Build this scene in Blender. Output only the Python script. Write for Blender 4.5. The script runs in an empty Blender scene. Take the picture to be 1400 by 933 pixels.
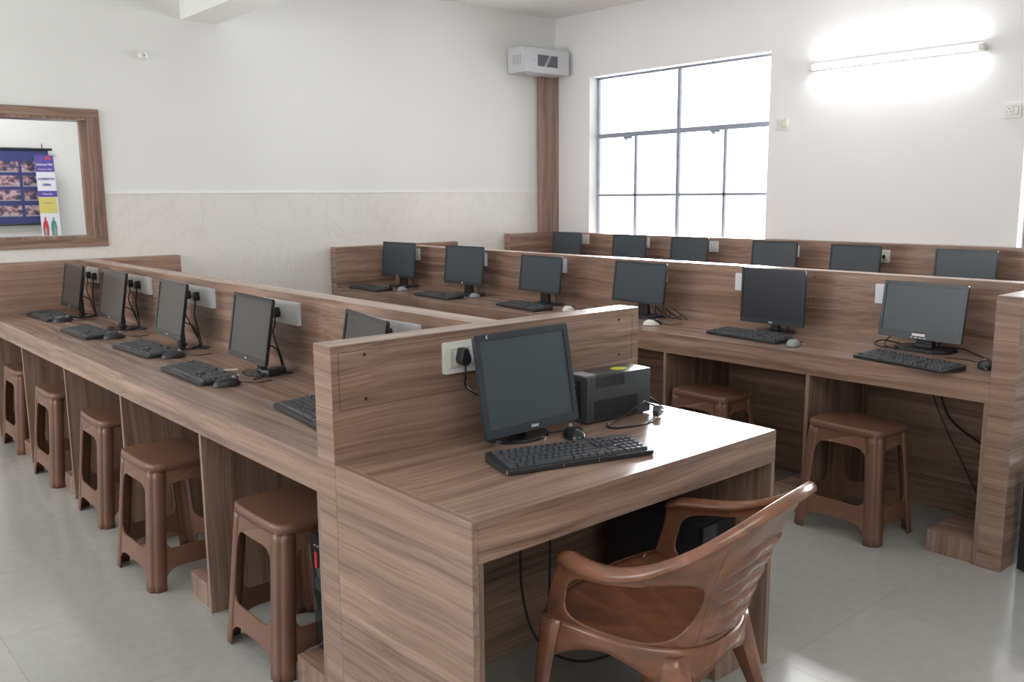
import bpy, bmesh, math, random
from math import sin, cos, pi, radians as R
from mathutils import Vector, Matrix, geometry
random.seed(7)
SC = bpy.context.scene
COL = SC.collection

# ---------------------------------------------------------------- materials
MATS = {}
def nodes(name):
    m = bpy.data.materials.new(name); m.use_nodes = True
    nt = m.node_tree; b = nt.nodes['Principled BSDF']
    MATS[name] = m
    return m, nt, b
def S(b, **k):
    for n, v in k.items():
        n = n.replace('_', ' ')
        if n in b.inputs: b.inputs[n].default_value = v
def plain(name, col, rough=.5, metal=0., spec=.5, var=0., vs=8., coat=0., bump=0.):
    m, nt, b = nodes(name)
    S(b, Roughness=rough, Metallic=metal, Specular_IOR_Level=spec, Coat_Weight=coat)
    tc = nt.nodes.new('ShaderNodeTexCoord'); nz = nt.nodes.new('ShaderNodeTexNoise')
    nz.inputs['Scale'].default_value = vs; nz.inputs['Detail'].default_value = 4
    nt.links.new(tc.outputs['Object'], nz.inputs['Vector'])
    rp = nt.nodes.new('ShaderNodeValToRGB')
    v = var
    rp.color_ramp.elements[0].position = .35; rp.color_ramp.elements[1].position = .65
    rp.color_ramp.elements[0].color = [c*(1-v) for c in col[:3]]+[1]
    rp.color_ramp.elements[1].color = [min(1, c*(1+v)) for c in col[:3]]+[1]
    nt.links.new(nz.outputs['Fac'], rp.inputs['Fac'])
    nt.links.new(rp.outputs['Color'], b.inputs['Base Color'])
    if bump:
        bp = nt.nodes.new('ShaderNodeBump'); bp.inputs['Strength'].default_value = bump; bp.inputs['Distance'].default_value = .002
        n2 = nt.nodes.new('ShaderNodeTexNoise'); n2.inputs['Scale'].default_value = 350
        nt.links.new(tc.outputs['Object'], n2.inputs['Vector'])
        nt.links.new(n2.outputs['Fac'], bp.inputs['Height']); nt.links.new(bp.outputs['Normal'], b.inputs['Normal'])
    return m
def wood(name, axis, tint=1.0, rough=.27, sat=1.0):
    m, nt, b = nodes(name)
    S(b, Roughness=rough, Specular_IOR_Level=.5 if 'desk_top' not in name else .95)
    L = nt.links.new
    tc = nt.nodes.new('ShaderNodeTexCoord')
    # slow bend of the grain
    lo = nt.nodes.new('ShaderNodeTexNoise'); lo.inputs['Scale'].default_value = 1.6; lo.inputs['Detail'].default_value = 1
    L(tc.outputs['Object'], lo.inputs['Vector'])
    sub = nt.nodes.new('ShaderNodeVectorMath'); sub.operation = 'SUBTRACT'; sub.inputs[1].default_value = (.5, .5, .5)
    L(lo.outputs['Color'], sub.inputs[0])
    sc = nt.nodes.new('ShaderNodeVectorMath'); sc.operation = 'SCALE'; sc.inputs['Scale'].default_value = .075
    L(sub.outputs[0], sc.inputs[0])
    ad = nt.nodes.new('ShaderNodeVectorMath'); ad.operation = 'ADD'
    L(tc.outputs['Object'], ad.inputs[0]); L(sc.outputs[0], ad.inputs[1])
    def band(s_across, s_along, detail):
        mp = nt.nodes.new('ShaderNodeMapping')
        v = [s_across]*3; v['xyz'.index(axis)] = s_along
        mp.inputs['Scale'].default_value = v
        nz = nt.nodes.new('ShaderNodeTexNoise'); nz.inputs['Scale'].default_value = 1; nz.inputs['Detail'].default_value = detail
        nz.inputs['Roughness'].default_value = .6
        L(ad.outputs[0], mp.inputs['Vector']); L(mp.outputs[0], nz.inputs['Vector'])
        return nz.outputs['Fac']
    a = band(24, .42, 3); c = band(140, 1.1, 2); d = band(600, 5, 1)
    mx = nt.nodes.new('ShaderNodeMath'); mx.operation = 'MULTIPLY_ADD'; mx.inputs[1].default_value = .62
    m2 = nt.nodes.new('ShaderNodeMath'); m2.operation = 'MULTIPLY_ADD'; m2.inputs[1].default_value = .30
    m3 = nt.nodes.new('ShaderNodeMath'); m3.operation = 'MULTIPLY'; m3.inputs[1].default_value = .08
    L(d, m3.inputs[0]); L(c, m2.inputs[0]); L(m3.outputs[0], m2.inputs[2]); L(a, mx.inputs[0]); L(m2.outputs[0], mx.inputs[2])
    rp = nt.nodes.new('ShaderNodeValToRGB'); e = rp.color_ramp.elements
    cols = [(.34, (.165, .104, .080)), (.44, (.245, .158, .120)), (.52, (.315, .208, .160)), (.60, (.385, .262, .203)), (.70, (.49, .355, .285))]
    e[0].position = cols[0][0]; e[1].position = cols[-1][0]
    for q in cols[1:-1]: e.new(q[0])
    for el, q in zip(rp.color_ramp.elements, cols): el.color = [x*tint for x in q[1]]+[1]
    L(mx.outputs[0], rp.inputs['Fac']); L(rp.outputs['Color'], b.inputs['Base Color'])
    return m
def emis(name, col, st):
    m, nt, b = nodes(name)
    S(b, Base_Color=(*col, 1), Emission_Color=(*col, 1), Emission_Strength=st, Roughness=.5)
    return m
def glass(name, rough=.02, refl=.10):
    m, nt, b = nodes(name)
    nt.nodes.remove(b)
    out = nt.nodes['Material Output']
    tr = nt.nodes.new('ShaderNodeBsdfTransparent'); gl = nt.nodes.new('ShaderNodeBsdfGlossy'); gl.inputs['Roughness'].default_value = rough
    lw = nt.nodes.new('ShaderNodeLayerWeight'); lw.inputs['Blend'].default_value = .12
    mx = nt.nodes.new('ShaderNodeMixShader')
    nt.links.new(lw.outputs['Fresnel'], mx.inputs[0])
    nt.links.new(tr.outputs[0], mx.inputs[1]); nt.links.new(gl.outputs[0], mx.inputs[2]); nt.links.new(mx.outputs[0], out.inputs[0])
    return m
WX, WY, WZ = wood('laminate_grain_x', 'x'), wood('laminate_grain_y', 'y'), wood('laminate_grain_z', 'z', .9)
WXT = wood('laminate_desk_top', 'x', 1.0, .25)
WZD = wood('frame_wood', 'z', .85); WXD = wood('frame_wood_x', 'x', .85)
M = dict(
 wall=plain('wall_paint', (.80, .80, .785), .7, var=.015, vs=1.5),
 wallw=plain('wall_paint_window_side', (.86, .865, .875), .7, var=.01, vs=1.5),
 ceil=plain('ceiling_paint', (.88, .88, .86), .8),
 groove=plain('groove_dark', (.05, .03, .022), .8),
 screw=plain('screw_dark', (.02, .02, .022), .4),
 stool=plain('stool_plastic', (.182, .093, .062), .33, var=.10, vs=5, bump=.05),
 black=plain('black_plastic', (.022, .024, .028), .38, var=.05),
 bezel=plain('monitor_bezel', (.030, .038, .050), .33, var=.05),
 gloss=plain('gloss_black', (.018, .020, .025), .12, var=.05),
 key=plain('keycap', (.060, .066, .075), .42, var=.1),
 kbody=plain('keyboard_body', (.022, .024, .028), .35),
 screen=plain('screen_matte', (.052, .068, .082), .36, var=.03, vs=3),
 screenA=plain('screen_glossy', (.050, .048, .046), .16, var=.05, vs=3),
 screenD=plain('screen_dark', (.022, .030, .040), .3, var=.03, vs=3),
 white=plain('white_plastic', (.80, .80, .77), .3),
 whiteb=plain('white_blank', (.78, .79, .84), .35),
 cream=plain('cream_plastic', (.66, .65, .58), .35),
 grey=plain('grey_plastic', (.30, .32, .34), .4),
 silver=plain('silver_paint', (.55, .57, .6), .3, metal=.5),
 metal=plain('pin_metal', (.75, .74, .7), .25, metal=1),
 logo=plain('logo_white', (.75, .76, .78), .4),
 red=plain('red_plastic', (.55, .03, .04), .35),
 ups=plain('ups_case', (.055, .061, .070), .34, var=.06, vs=4),
 upsd=plain('ups_dark', (.016, .018, .022), .45),
 yellow=plain('yellow_sticker', (.62, .60, .04), .5),
 label=plain('grey_label', (.34, .35, .37), .5),
 cable=plain('cable_black', (.012, .012, .014), .45),
 frame=plain('window_steel', (.30, .33, .40), .5, var=.08, vs=20),
 rack=plain('rack_enamel', (.60, .62, .64), .4, var=.02),
 rackg=plain('rack_glass', (.12, .13, .15), .15),
 pblue=plain('poster_blue', (.045, .055, .20), .5, var=.1, vs=6),
 pvio=plain('banner_violet', (.10, .07, .36), .5),
 pyel=plain('banner_yellow', (.66, .58, .16), .5),
 pwhite=plain('banner_white', (.75, .77, .82), .5),
 pgreen=plain('banner_green', (.08, .32, .27), .5, var=.3, vs=30),
 pred=plain('banner_red', (.55, .05, .08), .5),
 tube=emis('tube_emission', (1, 1, 1), 36),
 glass=glass('window_glass'),
)
def marbled():
    m, nt, b = nodes('chair_plastic'); S(b, Roughness=.22, Specular_IOR_Level=.6, Coat_Weight=.25, Coat_Roughness=.12)
    tc = nt.nodes.new('ShaderNodeTexCoord'); mp = nt.nodes.new('ShaderNodeMapping'); mp.inputs['Scale'].default_value = (5, 3.2, 6)
    nz = nt.nodes.new('ShaderNodeTexNoise'); nz.inputs['Scale'].default_value = 1.3; nz.inputs['Detail'].default_value = 4; nz.inputs['Distortion'].default_value = 1.6
    rp = nt.nodes.new('ShaderNodeValToRGB'); e = rp.color_ramp.elements
    e[0].position = .32; e[0].color = (.130, .066, .044, 1); e[1].position = .68; e[1].color = (.29, .125, .078, 1)
    k = e.new(.5); k.color = (.21, .088, .052, 1)
    L = nt.links.new; L(tc.outputs['Object'], mp.inputs[0]); L(mp.outputs[0], nz.inputs[0]); L(nz.outputs['Fac'], rp.inputs[0]); L(rp.outputs[0], b.inputs['Base Color'])
    return m
M['chair'] = marbled()
def floor_mat():
    m, nt, b = nodes('floor_vitrified_tile'); L = nt.links.new
    S(b, Roughness=.13, Specular_IOR_Level=.5)
    tc = nt.nodes.new('ShaderNodeTexCoord')
    br = nt.nodes.new('ShaderNodeTexBrick'); br.offset = 0; br.squash = 1
    br.inputs['Scale'].default_value = 1; br.inputs['Brick Width'].default_value = .6; br.inputs['Row Height'].default_value = .6
    br.inputs['Mortar Size'].default_value = .0016; br.inputs['Mortar Smooth'].default_value = .3; br.inputs['Bias'].default_value = 0
    br.inputs['Color1'].default_value = (.415, .415, .395, 1); br.inputs['Color2'].default_value = (.435, .43, .41, 1); br.inputs['Mortar'].default_value = (.34, .335, .32, 1)
    L(tc.outputs['Object'], br.inputs['Vector'])
    nz = nt.nodes.new('ShaderNodeTexNoise'); nz.inputs['Scale'].default_value = 22; nz.inputs['Detail'].default_value = 6
    L(tc.outputs['Object'], nz.inputs['Vector'])
    mr = nt.nodes.new('ShaderNodeMapRange'); mr.inputs['From Min'].default_value = .3; mr.inputs['From Max'].default_value = .7; mr.inputs['To Min'].default_value = .96; mr.inputs['To Max'].default_value = 1.03
    L(nz.outputs['Fac'], mr.inputs['Value'])
    mu = nt.nodes.new('ShaderNodeVectorMath'); mu.operation = 'SCALE'
    L(br.outputs['Color'], mu.inputs[0]); L(mr.outputs[0], mu.inputs['Scale']); L(mu.outputs[0], b.inputs['Base Color'])
    return m
def dado_mat():
    m, nt, b = nodes('dado_marble_tile'); L = nt.links.new
    S(b, Roughness=.16, Specular_IOR_Level=.35)
    tc = nt.nodes.new('ShaderNodeTexCoord')
    nz = nt.nodes.new('ShaderNodeTexNoise'); nz.inputs['Scale'].default_value = 3.5; nz.inputs['Detail'].default_value = 7; nz.inputs['Distortion'].default_value = 1.2
    L(tc.outputs['Object'], nz.inputs['Vector'])
    rp = nt.nodes.new('ShaderNodeValToRGB'); e = rp.color_ramp.elements
    e[0].position = .47; e[0].color = (.775, .75, .72, 1); e[1].position = .53; e[1].color = (.775, .75, .72, 1)
    k = e.new(.50); k.color = (.74, .705, .67, 1)
    L(nz.outputs['Fac'], rp.inputs[0])
    sp = nt.nodes.new('ShaderNodeSeparateXYZ'); L(tc.outputs['Object'], sp.inputs[0])
    cb = nt.nodes.new('ShaderNodeCombineXYZ'); L(sp.outputs[0], cb.inputs[0]); L(sp.outputs[2], cb.inputs[1])
    br = nt.nodes.new('ShaderNodeTexBrick'); br.offset = 0
    br.inputs['Scale'].default_value = 1; br.inputs['Brick Width'].default_value = .3; br.inputs['Row Height'].default_value = .45
    br.inputs['Mortar Size'].default_value = .0012; br.inputs['Color1'].default_value = (1, 1, 1, 1); br.inputs['Color2'].default_value = (.985, .98, .975, 1); br.inputs['Mortar'].default_value = (.90, .88, .86, 1)
    L(cb.outputs[0], br.inputs['Vector'])
    mu = nt.nodes.new('ShaderNodeVectorMath'); mu.operation = 'MULTIPLY'; L(rp.outputs[0], mu.inputs[0]); L(br.outputs['Color'], mu.inputs[1]); L(mu.outputs[0], b.inputs['Base Color'])
    return m
def photo_mat():
    m, nt, b = nodes('poster_photos'); L = nt.links.new; S(b, Roughness=.4)
    tc = nt.nodes.new('ShaderNodeTexCoord'); vo = nt.nodes.new('ShaderNodeTexNoise'); vo.inputs['Scale'].default_value = 22; vo.inputs['Detail'].default_value = 3
    L(tc.outputs['Object'], vo.inputs['Vector'])
    sp = nt.nodes.new('ShaderNodeSeparateColor'); L(vo.outputs['Color'], sp.inputs[0])
    rp = nt.nodes.new('ShaderNodeValToRGB'); e = rp.color_ramp.elements
    e[0].position = .38; e[0].color = (.05, .05, .09, 1); e[1].position = .62; e[1].color = (.55, .42, .45, 1)
    k = e.new(.5); k.color = (.28, .12, .16, 1); k = e.new(.44); k.color = (.08, .09, .16, 1)
    L(sp.outputs[0], rp.inputs[0]); L(rp.outputs[0], b.inputs['Base Color']); return m
M['floor'], M['dado'], M['photo'] = floor_mat(), dado_mat(), photo_mat()

# ---------------------------------------------------------------- mesh helpers
def box(bm, x0, x1, y0, y1, z0, z1, bev=0.):
    vs = [bm.verts.new((x, y, z)) for z in (z0, z1) for y in (y0, y1) for x in (x0, x1)]
    f = [(0, 2, 3, 1), (4, 5, 7, 6), (0, 1, 5, 4), (2, 6, 7, 3), (0, 4, 6, 2), (1, 3, 7, 5)]
    fs = [bm.faces.new([vs[i] for i in q]) for q in f]
    if bev:
        es = {e for q in fs for e in q.edges}
        bmesh.ops.bevel(bm, geom=list(es), offset=bev, segments=2, profile=.5, affect='EDGES')
    return bm
def B(*a, bev=0.):
    bm = bmesh.new(); box(bm, *a, bev=bev); return bm
def frustum(bm, cx, cy, z0, z1, w0, d0, w1, d1, dy=0.):
    vs = []
    for z, w, d, o in ((z0, w0, d0, 0), (z1, w1, d1, dy)):
        vs += [bm.verts.new((cx+sx*w/2, cy+o+sy*d/2, z)) for sx, sy in ((-1, -1), (1, -1), (1, 1), (-1, 1))]
    bm.faces.new(vs[3::-1]); bm.faces.new(vs[4:])
    for i in range(4):
        j = (i+1) % 4; bm.faces.new((vs[i], vs[j], vs[4+j], vs[4+i]))
def rrect(w, h, r, n=6, cx=0., cy=0.):
    r = min(r, w/2-1e-4, h/2-1e-4); pts = []
    for k, (sx, sy) in enumerate(((1, 1), (-1, 1), (-1, -1), (1, -1))):
        for i in range(n+1):
            a = pi/2*k+pi/2*i/n
            pts.append((cx+sx*(w/2-r)+r*cos(a), cy+sy*(h/2-r)+r*sin(a)))
    return pts
def ellip(a, b, n=40, cx=0., cy=0., e=2.):
    out = []
    for i in range(n):
        t = 2*pi*i/n; c, s = cos(t), sin(t)
        out.append((cx+a*math.copysign(abs(c)**(2/e), c), cy+b*math.copysign(abs(s)**(2/e), s)))
    return out
def extr(bm, outer, holes, d0, d1, fn):
    """flat outline with holes, extruded from depth d0 to d1; fn(u, v, d) -> 3D"""
    loops = [outer]+list(holes); flat = [p for l in loops for p in l]
    tris = geometry.tessellate_polygon([[Vector((p[0], p[1], 0)) for p in l] for l in loops])
    A = [bm.verts.new(fn(p[0], p[1], d0)) for p in flat]; Bv = [bm.verts.new(fn(p[0], p[1], d1)) for p in flat]
    for t in tris:
        try:
            bm.faces.new([A[i] for i in t]); bm.faces.new([Bv[i] for i in reversed(t)])
        except ValueError: pass
    o = 0
    for l in loops:
        n = len(l)
        for i in range(n):
            j = (i+1) % n
            try: bm.faces.new((A[o+i], A[o+j], Bv[o+j], Bv[o+i]))
            except ValueError: pass
        o += n
    bmesh.ops.recalc_face_normals(bm, faces=bm.faces)
    return bm
XZ = lambda u, v, d: (u, d, v)
XY = lambda u, v, d: (u, v, d)
def crom(P, n=8):
    P = [Vector(p) for p in P]; Q = [P[0]*2-P[1]]+P+[P[-1]*2-P[-2]]; out = []
    for i in range(1, len(Q)-2):
        a, b, c, d = Q[i-1:i+3]
        for k in range(n):
            t = k/n
            out.append(.5*((2*b)+(c-a)*t+(2*a-5*b+4*c-d)*t*t+(3*b-a-3*c+d)*t**3))
    out.append(P[-1]); return out
def tube(bm, P, r, n=8, seg=7):
    pts = crom(P, seg) if len(P) > 2 else [Vector(p) for p in P]
    prev = None; up = Vector((.3, .2, 1)).normalized()
    for i, p in enumerate(pts):
        t = (pts[min(i+1, len(pts)-1)]-pts[max(i-1, 0)])
        if t.length < 1e-9: continue
        t.normalize(); s = t.cross(up)
        if s.length < .1: s = t.cross(Vector((1, 0, 0)))
        s.normalize(); u = s.cross(t)
        ring = [bm.verts.new(p+s*r*cos(2*pi*k/n)+u*r*sin(2*pi*k/n)) for k in range(n)]
        if prev:
            for k in range(n): bm.faces.new((prev[k], prev[(k+1) % n], ring[(k+1) % n], ring[k]))
        else: bm.faces.new(ring[::-1])
        prev = ring
    bm.faces.new(prev); return bm
def lathe(bm, prof, n=32, cx=0., cy=0., sx=1., sy=1.):
    rings = []
    for r, z in prof:
        rings.append([bm.verts.new((cx+r*sx*cos(2*pi*k/n), cy+r*sy*sin(2*pi*k/n), z)) for k in range(n)])
    for a, b in zip(rings, rings[1:]):
        for k in range(n): bm.faces.new((a[k], a[(k+1) % n], b[(k+1) % n], b[k]))
    bm.faces.new(rings[0][::-1]); bm.faces.new(rings[-1]); return bm
def text_bm(s, size, bold=0., shear=0.):
    cu = bpy.data.curves.new('t', 'FONT'); cu.body = s; cu.size = size; cu.align_x = 'CENTER'; cu.align_y = 'CENTER'
    cu.extrude = .0004; cu.offset = bold; cu.shear = shear; cu.resolution_u = 3
    o = bpy.data.objects.new('t', cu); COL.objects.link(o)
    bpy.context.view_layer.update()
    me = bpy.data.meshes.new_from_object(o.evaluated_get(bpy.context.evaluated_depsgraph_get()))
    bpy.data.objects.remove(o); bpy.data.curves.remove(cu)
    bm = bmesh.new(); bm.from_mesh(me); bpy.data.meshes.remove(me); return bm
def obj(name, bm, mat, parent=None, smooth=False, bevel=0., solid=0., sub=0, world=False, mats=None, label=None):
    me = bpy.data.meshes.new(name)
    if world and parent is not None: bm.transform(Matrix.Translation(-parent.location))
    bmesh.ops.recalc_face_normals(bm, faces=bm.faces) if not solid else None
    bm.to_mesh(me); bm.free()
    for m in (mats or [mat]): me.materials.append(m)
    o = bpy.data.objects.new(name, me); COL.objects.link(o)
    if parent is not None: o.parent = parent
    if smooth:
        me.shade_smooth()
        if not sub and smooth != 'all': me.set_sharp_from_angle(angle=R(38))
    if solid:
        s = o.modifiers.new('solid', 'SOLIDIFY'); s.thickness = solid; s.offset = 0
    if sub:
        s = o.modifiers.new('sub', 'SUBSURF'); s.levels = s.render_levels = sub
    if bevel:
        b = o.modifiers.new('bevel', 'BEVEL'); b.width = bevel; b.segments = 2; b.limit_method = 'ANGLE'; b.angle_limit = R(40)
    if label: o['label'] = label
    return o
def tag(o, label, cat, group=None):
    o['label'] = label; o['category'] = cat
    if group: o['group'] = group
    return o
def thing(name, label, cat, loc=(0, 0, 0), rz=0., group=None):
    o = bpy.data.objects.new(name, None); COL.objects.link(o); o.empty_display_size = .05
    o.location = loc; o.rotation_euler = (0, 0, rz); return tag(o, label, cat, group)
def dup(root, label, loc, rz=0., group=None):
    def cp(o, par):
        c = o.copy(); COL.objects.link(c)
        if par is not None: c.parent = par
        for ch in list(o.children): cp(ch, c)
        return c
    r = cp(root, None); r.location = loc; r.rotation_euler = (0, 0, rz); r['label'] = label
    if group: r['group'] = group
    return r
def struct(name, bm, mat, parent=None, **k):
    o = obj(name, bm, mat, parent, **k)
    if parent is None: o['kind'] = 'structure'
    return o

# ---------------------------------------------------------------- dimensions (metres)
L = 4.241; XW = 4.855; H = 1.066; H3 = 1.112; ZC = 3.06
XL, YN = -3.3, -5.2          # left wall, wall behind the camera
D = .75; AP = .652           # worktop height, underside of apron

# ---------------------------------------------------------------- room shell
struct('floor', B(XL-.2, XW+.2, YN-.2, L+2.6, -.1, 0), M['floor'])
struct('ceiling', B(XL-.2, XW+.2, YN-.2, L+.2, ZC, ZC+.15), M['ceil'])
struct('trim_1', B(1.34, 1.60, YN, L, 2.65, ZC), M['ceil'])      # ceiling beam
# back wall with the opening to the next room
OX0, OX1, OZ0, OZ1 = -1.15, .70, 1.20, 1.968
bm = bmesh.new()
for a in ((XL, OX0, L, L+.15, 1.493, ZC), (OX1, XW, L, L+.15, 1.493, ZC), (OX0, OX1, L, L+.15, OZ1, ZC)): box(bm, *a)
struct('wall_back', bm, M['wall'])
bm = bmesh.new()
for a in ((XL, OX0, L-.008, L+.15, 0, 1.485), (OX1, XW, L-.008, L+.15, 0, 1.485), (OX0, OX1, L-.008, L+.15, 0, OZ0)): box(bm, *a)
dd = struct('trim_2', bm, M['dado'])
bm = bmesh.new()
for a in ((XL, OX0-.06, L-.012, L+.15, 1.485, 1.493), (OX1+.06, XW, L-.012, L+.15, 1.485, 1.493)): box(bm, *a)
struct('trim_3', bm, M['ceil'])
# window wall with two openings
def win_open(y0, y1, z0, z1, ys, ye, name, x0, x1, mat):
    bm = bmesh.new(); e = sorted(zip(y0, y1)); cur = ys
    for a, b in e:
        box(bm, x0, x1, cur, a, 0, ZC); box(bm, x0, x1, a, b, 0, z0); box(bm, x0, x1, a, b, z1, ZC); cur = b
    box(bm, x0, x1, cur, ye, 0, ZC)
    return struct(name, bm, mat)
W1 = (1.918, 3.79); W2 = (-1.75, .125); WZ0, WZ1 = .95, 2.495
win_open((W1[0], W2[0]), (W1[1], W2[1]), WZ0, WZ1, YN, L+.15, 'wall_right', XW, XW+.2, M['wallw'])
WL1, WL2 = (-.6, 1.25), (2.1, 3.95)
win_open((WL1[0], WL2[0]), (WL1[1], WL2[1]), .95, 2.5, YN, L+.15, 'wall_left', XL-.2, XL, M['wall'])
struct('wall_front', B(XL-.2, XW+.2, YN-.15, YN, 0, ZC), M['wall'])
def window(name, x, y0, y1, z0, z1, bright=True):
    w = y1-y0; f = bmesh.new(); t = .018; dx = .014
    for a in ((y0, y0+t, z0, z1), (y1-t, y1, z0, z1), (y0, y1, z0, z0+t), (y0, y1, z1-t, z1)): box(f, x-dx, x+dx, *a)
    fr = struct(name, f, M['frame'])
    zt, zm = z0+(1.978-.95), z0+(1.45-.95)
    ym = y0+w*.503
    b = bmesh.new(); box(b, x-.013, x+.013, ym-.014, ym+.014, z0+t, z1-t); obj('mullion', b, M['frame'], fr)
    b = bmesh.new(); box(b, x-.018, x+.018, y0+t, y1-t, zt-.020, zt+.020); obj('transom', b, M['frame'], fr)
    b = bmesh.new(); box(b, x-.010, x+.010, y0+t, y1-t, zm-.010, zm+.010)
    for k in (.25, .755):
        yk = y0+w*k; box(b, x-.010, x+.010, yk-.011, yk+.011, z0+t, zt-.02)
    obj('glazing_bar', b, M['frame'], fr)
    for k in (.30, .80):
        yk = y0+w*k; b = bmesh.new(); box(b, x-.03, x-.012, yk-.05, yk+.04, zt-.036, zt-.012, bev=.004); box(b, x-.045, x-.03, yk-.012, yk+.012, zt-.05, zt-.02, bev=.003); obj('latch', b, M['frame'], fr)
    b = bmesh.new(); box(b, x-.002, x+.002, y0+t, y1-t, z0+t, z1-t); obj('glass', b, M['glass'], fr)
window('window_1', XW+.115, *W1, WZ0, WZ1)
window('window_2', XW+.115, *W2, WZ0, WZ1)
window('window_4', XL-.115, *WL1, .95, 2.5)
window('window_5', XL-.115, *WL2, .95, 2.5)
# wooden frame of the interior window
fw = .055
b = bmesh.new(); box(b, OX0-fw, OX1+fw, L-.022, L, OZ1, OZ1+fw); box(b, OX0-fw, OX1+fw, L-.022, L, OZ0-fw, OZ0)
w3 = struct('window_3', b, WXD, bevel=.002)
for a, c in ((OX0-fw, OX0), (OX1, OX1+fw)): obj('jamb', B(a, c, L-.0218, L, OZ0+.0003, OZ1-.0003), WZD, w3, bevel=.002)
b = bmesh.new()
for a in ((OX1-.022, OX1, OZ0, OZ1), (OX0, OX0+.022, OZ0, OZ1), (OX0+.022, OX1-.022, OZ0, OZ0+.018), (OX0+.022, OX1-.022, OZ1-.018, OZ1)):
    box(b, a[0], a[1], L-.015, L+.15, a[2], a[3])
obj('lining', b, WZ, w3)
b = bmesh.new()
for a in ((OX1-.05, OX1-.022, OZ0+.018, OZ1-.018), (OX0+.022, OX0+.05, OZ0+.018, OZ1-.018)): box(b, a[0], a[1], L+.06, L+.09, a[2], a[3])
obj('glazing_bead', b, wood('bead_wood', 'z', 1.35), w3)
obj('glass', B(OX0+.022, OX1-.022, L+.073, L+.077, OZ0+.018, OZ1-.018), M['glass'], w3)
# next room
struct('wall_far', B(XL, XW, L+2.25, L+2.4, 0, ZC), M['wall'])
struct('wall_far_side', B(1.62, 1.75, L+.15, L+2.25, 0, ZC), M['wall'])
struct('wall_far_left', B(-2.4, -2.3, L+.15, L+2.25, 0, ZC), M['wall'])
struct('ceiling_far', B(-2.4, 1.75, L+.15, L+2.4, ZC, ZC+.1), M['ceil'])
# brown wooden trunking in the corner
struct('trim_4', B(4.62, XW, L-.05, L-.012, H3, 2.53), wood('trunking_wood', 'z', 1.0), bevel=.0015)

# ---------------------------------------------------------------- benches
def screws(parent, pts, axis, val, s=1):
    b = bmesh.new()
    for (p, z) in pts:
        if axis == 'y': lp = [(b.verts.new((p+.0045*cos(a*pi/5), val, z+.0045*sin(a*pi/5)))) for a in range(10)]; 
        else: lp = [(b.verts.new((val, p+.0045*cos(a*pi/5), z+.0045*sin(a*pi/5)))) for a in range(10)]
        b.faces.new(lp)
    return obj('screw_cap', b, M['screw'], parent, world=True, solid=.0012)
def bench(label, x0, yn, td, panels, hasnear=True, depth=.548, pt=.096, other=True, Wd=1.2, Hh=H, joint=None, wallbox=.08, plinth_w=.185, single_end=None):
    """a long built-in bench running along Y: worktop, apron, uprights, plinths, partition, end boxes"""
    t = thing('computer_bench', label, 'bench', (x0, yn, 0))
    ye = L-.008; yw = ye-wallbox; xp = x0+depth; y0 = yn+td
    P = lambda n, b, m, **k: obj(n, b, m, t, world=True, **k)
    js = [y0]+([joint] if joint else [])+[yw]
    for a, c in zip(js, js[1:]):
        P('worktop', B(x0, xp, a+.0006, c-.0006, D-.018, D), WY, bevel=.001)
        P('apron', B(x0, x0+.018, a+.0006, c-.0006, AP, D-.0182), WY, bevel=.0008)
    ups = [y0+.009]+panels
    for i, y in enumerate(ups):
        P('upright', B(x0+.001, xp, y-.009, y+.009, 0, AP-.0005 if True else 0), WZ, bevel=.0008)
        if i < len(ups): P('plinth', B(x0+.012, xp-.02, y+.009, y+.009+plinth_w, 0, .091), WZ, bevel=.0008); P('plinth_top', B(x0+.012, xp-.02, y+.009, y+.009+plinth_w, .0911, .092), WY) if i < len(ups) else None
    P('upright', B(x0+.001, xp, yw-.018, yw, 0, AP), WZ)
    pe = xp+pt
    P('partition', B(xp, pe, y0, yw, 0, Hh), WY, bevel=.0012)
    xe = x0+Wd if other else pe
    P('end_box', B(x0+.0012, xe, yw, ye, 0, Hh), WX, bevel=.0012); P('end_cap', B(x0, x0+.0011, yw, ye, 0, Hh), WY)
    if hasnear:
        P('cross_partition', B(x0+.0012, xe, yn, y0, 0, Hh), WX, bevel=.0012); P('end_cap', B(x0, x0+.0011, yn, y0, 0, Hh), WY)
    if other:
        P('worktop', B(pe, xe, y0+.0006, yw-.0006, D-.018, D), WY, bevel=.001)
        P('apron', B(xe-.018, xe, y0+.0006, yw-.0006, AP, D-.0182), WY, bevel=.0008)
        for y in ups: P('upright', B(pe, xe-.001, y-.009, y+.009, 0, AP-.0005), WZ)
    return t
TD = .089
bA = bench('long brown laminate computer bench at left, ending in the near cross partition', 0, 0, TD, [.92, 1.745, 2.56, 3.38], joint=1.755)
bB = bench('middle brown laminate computer bench with a full end panel at right', 2.41, -.792, TD, [.062, .871, 1.69, 2.50, 3.31])
bC = bench('far brown laminate computer bench built against the window wall', 4.207, -.9, TD, [-.05, .77, 1.59, 2.41, 3.23], other=False, Hh=H3)
# access panel and screws on the front of the cross partition
g = bmesh.new(); gx0, gx1, gz0, gz1, w = .022, 1.168, .892, 1.047, .0012
for a in ((gx0, gx1, gz0, gz0+w), (gx0, gx1, gz1-w, gz1), (gx0, gx0+w, gz0, gz1), (gx1-w, gx1, gz0, gz1)): box(g, a[0], a[1], -.0004, .001, a[2], a[3])
obj('panel_groove', g, M['groove'], bA, world=True)
screws(bA, [(.102, 1.034), (.102, .913), (.604, 1.034), (1.1, 1.032), (1.102, .912)], 'y', -.0006)
screws(bB, [(y, z) for y in (3.4, 1.72, .0+.37, 2.55) for z in (1.035, .925)], 'x', 2.958-.0006)
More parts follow.
